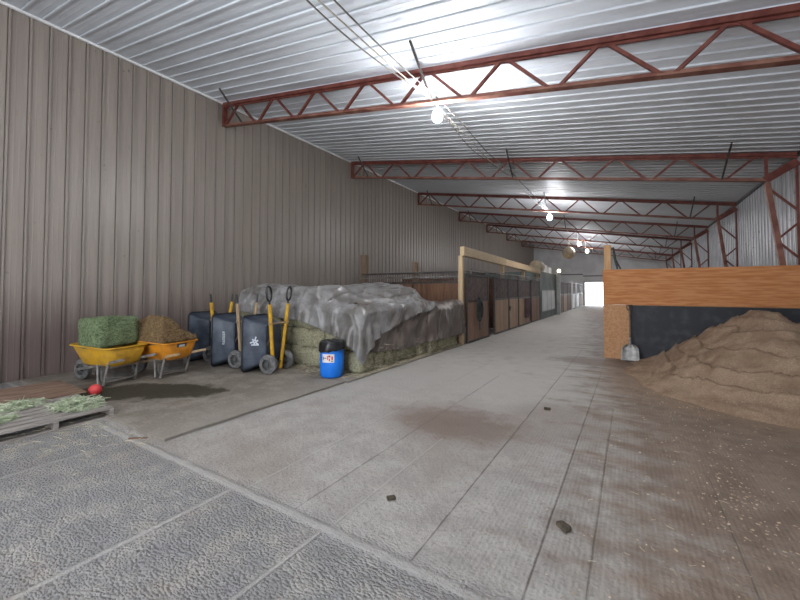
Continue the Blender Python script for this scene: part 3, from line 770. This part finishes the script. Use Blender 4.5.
# ------------------------------------------------------------------ pallet corner
def pallet(loc, rz, lab):
    r = empty('pallet', loc, rz)         # x across 1.26, y along 1.22
    for xx in (-.57, -.30, 0, .0): pass
    for k in range(7):
        x0 = -.63 + k * .185
        m = MB(); m.bb(x0, x0 + .135, -.61, .61, .112, .132); m.build('deck_board', M['pallet_wood'], r)
    for yy in (-.585, 0, .585):
        m = MB(); m.bb(-.63, .62, yy - .022, yy + .022, .02, .112); m.build('stringer', M['pallet_wood'], r)
    for xx in (-.56, 0, .55):
        m = MB(); m.bb(xx - .06, xx + .06, -.61, .61, 0, .02); m.build('bottom_board', M['pallet_wood'], r)
    tag(r, lab, 'pallet', 'wooden pallets at the wall'); return r
pallet((-6.68, 1.66, .001), math.radians(1), 'grey slatted wooden pallet on the floor, hay strewn on it')
pallet((-8.02, 1.66, .001), math.radians(-1), 'wooden pallet beneath the brown plywood sheet')
m = MB(); m.bb(-.64, .66, -.70, .70, 0, .018); o = m.build('plywood_sheet', M['ply_brown'], bevel=.003); o.location = (-7.98, 1.68, .135); o.rotation_euler = (0, 0, math.radians(-1)); tag(o, 'brown plywood sheet lying behind the grey pallet', 'plywood')
m = MB(); m.lathe([(.01, -.09)] + [(.092 * math.cos(a), .092 * math.sin(a)) for a in np.linspace(-1.35, 1.35, 11)] + [(.01, .09)], 20)
o = m.build('rubber_ball', M['red_ball'], smooth=True); o.location = (-7.38, 2.50, MZ + .086); tag(o, 'red ball on the mat beside the pallet corner', 'ball')
def tuft(cx, cy, rx, ry, h, n, lab):
    m = MB(); vs = []; k = 22
    for i in range(k + 1):
        for j in range(k + 1):
            a, b = (i / k - .5) * 2, (j / k - .5) * 2; d = math.hypot(a, b)
            z = h * max(0, 1 - d ** 2) * (.7 + .8 * mn.noise((a * 3 + cx, b * 3, 1))) + .015 * mn.noise((a * 9, b * 9, cx))
            vs.append((cx + a * rx, cy + b * ry, .134 + max(0, z)))
    m.add(vs, [(i * (k + 1) + j, (i + 1) * (k + 1) + j, (i + 1) * (k + 1) + j + 1, i * (k + 1) + j + 1) for i in range(k) for j in range(k) if math.hypot(i / k - .5, j / k - .5) < .47])
    for _ in range(n):
        a = random.uniform(0, 2 * PI); q = math.sqrt(random.random()); px, py = cx + q * rx * math.cos(a), cy + q * ry * math.sin(a)
        z = .138 + h * max(0, 1 - q * q) * .8; an = random.uniform(0, 2 * PI); L = random.uniform(.05, .14)
        p = Vector((px, py, z)); d = Vector((math.cos(an), math.sin(an), random.uniform(-.1, .5))) * L
        m.tube([p, p + d * .5 + Vector((0, 0, .02)), p + d], .004, 3)
    tag(m.build('hay_clump', M['hay_loose']), lab, 'hay', 'hay clumps on the pallet', 'stuff')
tuft(-6.55, 2.02, .36, .25, .075, 420, 'pale green hay clump on the pallet corner beside the red ball')
tuft(-7.2, 1.55, .22, .30, .05, 260, 'flattened pale hay clump between the grey pallet and the plywood')
tuft(-6.62, 1.25, .16, .2, .025, 120, 'thin hay wisps on the pallet slats')
mb = MB(); mb.box((0, 0, .004), (.035, .2, .008))
o = mb.build('wood_scrap', M['side_wood']); o.location = (-4.95, 2.1, .0); o.rotation_euler = (0, 0, -.9); tag(o, 'small wood splinter on the floor beside the mat corner', 'wood scrap')

# ------------------------------------------------------------------ stalls
FX = -4.5
def panel(y0, y1, name, lab, par, wood='stall_wood', top=2.28, mid=1.38, x=FX):
    r = empty(name, (x - par.location.x, y0 - par.location.y, 0)); r.parent = par; w = y1 - y0
    m = MB()
    for q in (.03, w - .03): m.bb(-.03, .03, q - .03, q + .03, .02, top)
    for z in (.05, mid, top - .03): m.bb(-.028, .028, .06, w - .06, z - .03, z + .03)
    m.build('frame', M['dark_steel'], r)
    m = MB(); nb = max(3, int(w / .14)); bw = (w - .12) / nb
    for k in range(nb): m.bb(-.02, .02, .06 + k * bw + .002, .06 + (k + 1) * bw - .002, .08, mid - .03)
    m.build('planks', M[wood], r)
    m = MB(); nb = max(4, int(w / .065))
    for k in range(1, nb): q = .06 + (w - .12) * k / nb; m.bb(-.012, .012, q - .012, q + .012, mid + .03, top - .06)
    m.build('bar_grille', M['old_steel'], r)
    if lab: r['label'] = lab
    return r
def stall(y0, lab, x=FX): r = empty('horse_stall', (x, y0, 0)); tag(r, lab, 'stall', 'horse stalls along the aisle'); return r
M['old_steel'] = pm('old_steel', (.10, .072, .066), (.17, .13, .12), 6, .6)
st1 = stall(11.28, 'plank horse stall beside the hay, halter on its front and doorway open')
panel(11.28, 13.40, 'fixed_front', None, st1)
st2 = stall(14.15, 'tan plank horse stall with a latch, second from the hay')
panel(14.15, 16.08, 'stall_door', None, st2, 'tan_wood')
panel(16.16, 17.72, 'fixed_front', None, st2, 'tan_wood')
m = MB(); m.box((.06, 2.05, .95), (.03, .05, .18)); m.box((.075, 2.05, 1.0), (.05, .12, .03)); m.bar((.0, 2.05, .88), (.0, 2.05, 1.06), .06, .1); m.build('door_latch', M['dark_steel'], st2)
st3 = stall(17.80, 'plank horse stall with a purple blanket on its door, beside the grey-green wall')
panel(17.80, 20.10, 'stall_door', None, st3, 'tan_wood')
panel(20.45, 22.55, 'fixed_front', None, st3)
# sliding rail
m = MB(); m.bb(FX - .03, FX + .03, 11.2, 22.6, 2.31, 2.37); m.bb(FX + .05, FX + .075, 11.2, 22.6, 2.40, 2.44)
for q in np.arange(11.6, 22.5, 1.55): m.bb(FX - .02, FX + .075, q - .02, q + .02, 2.30, 2.44)
tag(m.build('door_rail', M['grey_steel']), 'long grey sliding door rail along the top of the stall fronts', 'rail')
# timber header: posts and two beam lengths
def zb(q): return 2.84 - (q - 10.95) * .013
m = MB()
for a, b, in ((10.95, 15.5),):
    m.bar((FX, a, zb(a) + .145), (FX, b, zb(b) + .145), .15, .29, (1, 0, 0))
tag(m.build('header_beam', M['pine_y'] if 'pine_y' in M else M['pine']), 'pale timber beam over the first stall, nearer length', 'beam', 'header beams')
m = MB(); m.bar((FX, 15.52, zb(15.52) + .14), (FX, 22.6, zb(22.6) + .14), .15, .28, (1, 0, 0))
tag(m.build('header_beam', M['pine']), 'pale timber beam over the farther stalls', 'beam', 'header beams')
for q, lab in ((11.03, 'pale timber post at the hay end of the stall row'), (15.5, 'pale timber post under the joint of the beams'), (19.1, 'pale timber post under the middle of the far beam'), (22.5, 'pale timber post at the grey-green wall end of the beam')):
    m = MB(); w = .07; m.bb(FX - .075 - w, FX - .04 + w - .03, q - w, q + w, 0, zb(q) + .0)
    tag(m.build('timber_post', M['pine_v'], bevel=.004), lab, 'post', 'timber posts of the stall row')
# halter and blanket
m = MB()
for k in range(7):
    cy, cz = 12.35 + random.uniform(-.07, .07), 1.05 + random.uniform(-.12, .14); ry, rz_ = random.uniform(.12, .22), random.uniform(.22, .36)
    m.tube([(FX + .05 + .006 * k, cy + ry * math.cos(a), cz + rz_ * math.sin(a)) for a in np.linspace(0, 2 * PI, 20)[:-1]], .022, 6, True)
m.tube([(FX + .06, 12.35, .8), (FX + .06, 12.33, .55), (FX + .05, 12.4, .38)], .02, 6); m.tube([(FX + .03, 12.35, 1.42), (FX + .07, 12.35, 1.36)], .02, 6)
tag(m.build('halter', M['halter'], smooth=True), 'dark coiled halter and rope hung on the first stall panel', 'halter')
m = MB(); vs = []; nn_ = 24
for i in range(nn_ + 1):
    for j in range(nn_ + 1):
        vs.append((FX + .06 + .025 * math.sin(i * .9 + j * .08), 18.85 + 1.05 * i / nn_, .38 + .95 * j / nn_ + (.05 * math.sin(i * .7) if j == 0 else 0)))
m.add(vs, [(i * (nn_ + 1) + j, (i + 1) * (nn_ + 1) + j, (i + 1) * (nn_ + 1) + j + 1, i * (nn_ + 1) + j + 1) for i in range(nn_) for j in range(nn_)])
tag(m.build('horse_blanket', M['blanket'], smooth=True, solid=.012), 'dark purple blanket hung on a stall door', 'blanket')
# partitions inside the row
for q, lab in ((16.12, 'plank partition seen inside the stall row, behind the tan door'), (22.6, 'plank partition inside the stall row at its far end')):
    m = MB()
    for k in range(9): m.bb(-9.9, FX - .16, q - .02, q + .02, .05 + k * .25, .295 + k * .25)
    tag(m.build('stall_partition', M['side_wood_h'] if 'side_wood_h' in M else M['side_wood']), lab, 'partition', 'inner stall partitions')
# side facing the hay
r = empty('stall_side', (-FX, 11.12 - 11.28, 0)); r.parent = st1
m = MB(); n = 38; x0, x1 = -8.62, FX - .14
for k in range(n): a = x0 + (x1 - x0) * k / n; m.bb(a + .002, a + (x1 - x0) / n - .002, -.02, .02, .05, 1.97)
m.build('planks', M['side_wood'], r)
m = MB(); m.bb(x0, x1, -.035, .035, 1.97, 2.03); m.bb(x0, x1, -.03, .03, 2.30, 2.36); m.build('frame', M['dark_steel'], r)
m = MB(); m.bb(x0 - .1, x1, -.11, -.06, 2.16, 2.21); m.build('rail', M['grey_steel'], r)
m = MB()
for k in range(1, 40): a = x0 + (x1 - x0) * k / 40; m.bb(a - .011, a + .011, -.011, .011, 2.03, 2.30)
m.build('bar_grille', M['old_steel'], r)
m = MB(); m.bb(-6.42, -6.36, -.05, .05, .05, 2.0); m.build('stile', M['dark_steel'], r)
r['label'] = 'brown plank side with a barred top'
for xx, zt_, w, lab in ((-8.62, 3.08, .15, 'wide rough post at the wall end of the stall side behind the tarp'), (-6.38, 2.72, .09, 'rough post at the middle of the stall side behind the tarp')):
    m = MB(); m.bb(xx - w, xx + w, 11.18, 11.32, 0, zt_); tag(m.build('stall_post', M['post_wood'], bevel=.006), lab, 'post', 'rough posts of the stall side')

# grey-green room with the white panel
m = MB(); m.bb(FX - .1, FX + .02, 22.75, 28.35, 0, 2.85); m.bb(-9.9, FX - .1, 22.75, 22.87, 0, 2.85); m.bb(-9.9, FX - .1, 28.25, 28.35, 0, 2.85); m.bb(-9.9, FX - .1, 22.87, 28.25, 2.78, 2.85)
tag(m.build('feed_room', M['green_wall']), 'grey-green boxed room past the stall row', 'room')
r = empty('wall_board', (FX + .03, 23.2, .45))
m = MB(); m.bb(0, .03, 0, 4.2, 0, 1.3); m.build('board', M['white_paint'], r)
m = MB()
for q in (0, 1.38, 2.78, 4.16): m.bb(.03, .045, q, q + .05, 0, 1.3)
for q in (0, 1.25): m.bb(.03, .045, 0, 4.2, q, q + .05)
m.build('board_frame', M['grey_post'], r)
tag(r, 'white framed board on the grey-green wall', 'board')
m = MB(); m.bb(FX - .02, FX + .24, 28.45, 28.75, 0, 2.95); tag(m.build('aisle_post', M['grey_post'], bevel=.01), 'pale square post at the far end of the grey-green wall', 'post')
r = empty('post_lamp', (FX + .2, 28.4, 2.97))
m = MB(); m.bb(-.09, .09, -.09, .09, -.02, .03); m.build('lamp_base', M['dark_steel'], r)
m = MB(); m.lathe([(.05, .03), (.1, .09), (.11, .16), (.06, .24), (.01, .26)], 14); m.build('globe', M['warm_bulb'], r, smooth=True)
tag(r, 'warm glowing lamp on top of the pale post', 'lamp')
# things stored on the room's flat top and beyond
o = MB(); o.lathe([(.04, -.5), (.33, -.5), (.38, -.44), (.38, .44), (.33, .5), (.04, .5)], 24, (0, 0, 0), 'y'); o = o.build('round_bale', M['tan_ball'], smooth=True); o.location = (-4.95, 24.3, 2.85 + .375); tag(o, 'round tan bale on top of the grey-green room', 'bale')
for k, (q, h_) in enumerate(((25.2, .5), (26.7, .42))):
    m = MB(); m.bb(-.35, .35, -.5, .5, 0, h_); c_ = m.build('storage_box', M['white_paint'], bevel=.02); c_.location = (-4.95, q, 2.85); tag(c_, ('taller' if k == 0 else 'lower') + ' pale box stored on top of the grey-green room', 'box', 'boxes on the room top')
far = [(29.0, 31.3, 'dark horse stall just beyond the pale post with the lamp', 'old_wood'), (31.5, 33.6, 'brown plank horse stall, second beyond the pale post', 'tan_wood'),
       (33.8, 36.0, 'dark brown horse stall, third beyond the pale post', 'old_wood'), (36.3, 38.9, 'horse stall with white lower boards, nearer of the white pair', 'white_paint'), (39.3, 42.0, 'horse stall with white lower boards, farther of the white pair', 'white_paint'),
       (42.3, 45.5, 'dark horse stall closest to the far bright doorway', 'old_wood')]
for i, (a, b, lab, wd) in enumerate(far):
    st = stall(a, lab, FX + .02); panel(a, b, 'fixed_front', None, st, wd, 2.4, 1.4, FX + .02)
for q, lab, xx in ((36.15, 'white post at the nearer white-boarded stall', FX + .06), (39.1, 'white post between the two white-boarded stalls', FX + .06)):
    m = MB(); m.bb(xx - .07, xx + .07, q - .08, q + .08, 0, 2.6); tag(m.build('white_post', M['white_paint']), lab, 'post', 'white posts of the far stalls')

# ------------------------------------------------------------------ shavings bin
r = empty('bin_wall', (0, 11.0, 0))
for k in range(3):
    m = MB(); m.bb(-.60, XR - .1, -.04, .04, 1.375 + k * .299, 1.375 + (k + 1) * .299); m.build('wall_board', M['bin_board'], r, bevel=.003)
m = MB(); m.bb(-.60, -.03, -.03, .03, .0, 1.372); m.build('side_board', M['osb'], r)
m = MB(); m.bb(-.04, XR - .1, -.026, -.004, .0, 1.36); m.build('rubber_liner', M['bin_liner'], r)
m = MB(); m.bb(-.03, XR - .1, -.002, .04, 0, 1.372); m.build('backing', M['osb'], r)
m = MB(); m.bb(-.57, -.41, .042, .2, 0, 2.93); m.build('corner_post', M['bin_post'], r, bevel=.005)
tag(r, 'orange-brown board bin wall with a black lower panel behind the shavings heap', 'bin')
m = MB(); m.tube([(-.36, 11.10, 2.86), (-.33, 11.08, 2.6), (-.27, 11.05, 2.29)], .025, 6); m.tube([(-.36, 11.12, 2.86), (-.31, 11.1, 2.55), (-.2, 11.06, 2.29)], .02, 6)
tag(m.build('strap', M['halter']), 'dark strap hung beside the top of the bin corner post', 'strap')

# heap of shavings
mb = MB(); vs = []; nx, ny = 150, 170; X0, X1, Y0, Y1 = -.25, XR - .06, 6.3, 10.955
def heap(a, b):
    # plateau-topped heap leaning on the bin wall, slumped in ledges
    wa = .28 * mn.noise((a * .9, b * .9, 21)) + .10 * mn.noise((a * 2.6, b * 2.6, 22)); wb = .32 * mn.noise((a * .9, b * .9, 31)) + .10 * mn.noise((a * 2.6, b * 2.6, 32))
    px = 2.08 if a < 2.08 else min(a, 2.3)
    py = 9.45 if b < 9.45 else min(b, 10.1)
    dx = (a + wa - px) / (2.15 if a < px else 2.6); dy = (b + wb - py) / (2.9 if b < py else 3.4)
    d = math.hypot(dx, dy)
    h = 1.36 * (max(0, 1 - d) ** 1.22)
    led = h * 4.2 + .9 * mn.noise((a * 1.2, b * 1.2, 5)); fr = led - math.floor(led)
    h += .085 * (fr ** 3 - .35) * min(1, h * 3.5)
    n2 = mn.noise((a * 3.2, b * 3.2, 2)); n3 = mn.noise((a * 8, b * 8, 4))
    h += (.045 * n2 + .022 * n3) * min(1, h * 5 + .12) + .008 * mn.noise((a * 19, b * 19, 2))
    return min(h, 1.34 + .02 * n2)
for i in range(nx + 1):
    for j in range(ny + 1):
        a = X0 + (X1 - X0) * i / nx; b = Y0 + (Y1 - Y0) * j / ny
        vs.append((a, b, heap(a, b) - .012))
mb.add(vs, [(i * (ny + 1) + j, (i + 1) * (ny + 1) + j, (i + 1) * (ny + 1) + j + 1, i * (ny + 1) + j + 1) for i in range(nx) for j in range(ny)
            if max(vs[q][2] for q in (i * (ny + 1) + j, (i + 1) * (ny + 1) + j, (i + 1) * (ny + 1) + j + 1, i * (ny + 1) + j + 1)) > .0])
o = mb.build('shavings_heap', M['shavings']); o.data.polygons.foreach_set('use_smooth', [True] * len(o.data.polygons))
tag(o, 'large heap of brown wood shavings against the bin wall', 'wood shavings', kind='stuff')
m = MB()
for _ in range(1900):
    if random.random() < .55:
        a = random.uniform(.3, 3.3); b = random.uniform(6.9, 10.4); z = max(heap(a, b) - .008, .002)
    else:
        a, b = (random.gauss(.74, .14), random.gauss(4.1, .4)) if random.random() < .16 else (random.gauss(.9, .7), random.uniform(2.2, 8.5)); z = max(heap(a, b) - .008 if b > 6.3 and a > -.25 else .002, .002)
        if a > 3.2: continue
    sz = random.uniform(.003, .011); rot = Matrix.Rotation(random.uniform(0, PI), 3, 'Z') @ Matrix.Rotation(random.uniform(-.5, .5), 3, 'X')
    m.box((a, b, z + .003), (sz * random.uniform(1, 2.4), sz, .003), rot)
tag(m.build('wood_chips', M['chips']), 'pale wood chips flecked over the heap and floor in front of it', 'wood chips', kind='stuff')

# scoop shovel
r = empty('scoop_shovel', (-.02, 10.62, 0))
lean = .22   # leans back towards +y
def LP(u, w, d): return (u, w * lean + d * -1.0, w)
m = MB(); vs = []; nu, nv = 12, 14
for i in range(nu + 1):
    for j in range(nv + 1):
        u = (i / nu - .5) * 2; v = j / nv
        wdt = .17 + .03 * (1 - v); wdt *= (1 if v < .75 else (1 - .55 * ((v - .75) / .25) ** 1.6))
        vs.append(LP(u * wdt, .02 + v * .40, .02 + .055 * (abs(u) ** 3) * (.35 + .65 * v) - .01 * (1 - v)))
m.add(vs, [(i * (nv + 1) + j, (i + 1) * (nv + 1) + j, (i + 1) * (nv + 1) + j + 1, i * (nv + 1) + j + 1) for i in range(nu) for j in range(nv)])
m.build('blade', M['worn_steel'], r, smooth=True, solid=.005)
m = MB(); m.tube([LP(0, .33, .02), LP(0, .46, .03), LP(0, .58, .035)], [.03, .026, .021], 10); m.build('ferrule', M['worn_steel'], r, smooth=True)
m = MB(); m.tube([LP(0, .55, .035), LP(0, 1.24, .0)], .018, 8); m.build('shaft', M['post_wood'], r, smooth=True)
m = MB(); m.tube([LP(0, 1.22, 0), LP(-.055, 1.28, 0), LP(-.06, 1.37, 0), LP(.06, 1.37, 0), LP(.055, 1.28, 0), LP(0, 1.22, 0)], .013, 6); m.build('grip', M['dark_steel'], r, smooth=True)
tag(r, 'scoop shovel leaning on the bin wall beside the black panel', 'shovel')

# droppings on the aisle floor
def clump(cx, cy, s_, lab, sd):
    mb = bale_mb(s_ * 1.5, s_, s_ * .55, sd, s_ * .12, s_ * .25, 5 / s_)
    o = mb.build('dung_clump', M['dung']); o.location = (cx, cy, .002); o.rotation_euler = (0, 0, sd * .8); o.data.polygons.foreach_set('use_smooth', [True] * len(o.data.polygons)); tag(o, lab, 'dung', 'droppings on the aisle floor')
clump(-.44, 2.97, .07, 'dark dropping between the floor seams in the foreground', 3)
clump(-1.72, 2.62, .05, 'small dark dropping on the pale floor, left of the seams', 5)
clump(-1.05, 5.75, .06, 'small dark dropping farther up the aisle', 8)
strands(60, lambda: (random.gauss(.15, .5), random.gauss(2.7, .7), .003), .06, .002, 'straw_wisps', M['straw'], 'straw wisps on the ribbed mats in the right foreground', 'straw')

# ------------------------------------------------------------------ light
w = bpy.data.worlds.new('sky'); sc.world = w; w.use_nodes = True
bg = w.node_tree.nodes['Background']; bg.inputs[0].default_value = (.90, .95, 1, 1); bg.inputs[1].default_value = 4.6
def area(name, loc, rot, sx, sy, e, c):
    l = bpy.data.lights.new(name, 'AREA'); l.shape = 'RECTANGLE'; l.size = sx; l.size_y = sy; l.energy = e; l.color = c
    o = bpy.data.objects.new(name, l); o.location = loc; o.rotation_euler = rot; col.objects.link(o); return o
p = area('doorway_portal', (-2.9, YB + .02, 2.15), (PI / 2, 0, 0), 7.4, 4.3, 1, (1, 1, 1)); p.data.cycles.is_portal = True
p = area('doorway_portal', ((DX0 + DX1) / 2, YE - .08, DZ / 2), (-PI / 2, 0, 0), DX1 - DX0, DZ, 1, (1, 1, 1)); p.data.cycles.is_portal = True
def bulb_light(loc, e, r=.09):
    l = bpy.data.lights.new('bulb_light', 'POINT'); l.energy = e; l.shadow_soft_size = r; l.color = (.97, .98, 1)
    o = bpy.data.objects.new('bulb_light', l); o.location = loc; col.objects.link(o)
for yy in (.5, -5.32): bulb_light((LX, yy, zbot(LX) - .25), 170)

# ------------------------------------------------------------------ camera
cam = bpy.data.cameras.new('camera'); co = bpy.data.objects.new('camera', cam); col.objects.link(co)
co.location = (0, 0, 1.75); co.rotation_euler = (PI / 2 + math.radians(1.6), 0, math.atan2(230, 369))
cam.sensor_width = 36; cam.lens = 36 * 369 / 800; cam.shift_y = -(10 + 369 * math.tan(math.radians(1.6))) / 800; cam.clip_start = .05; cam.clip_end = 300
sc.camera = co
sc.view_settings.view_transform = 'Standard'; sc.view_settings.look = 'None'; sc.view_settings.gamma = 1; sc.view_settings.use_curve_mapping = False
sc.view_settings.exposure = 0.8
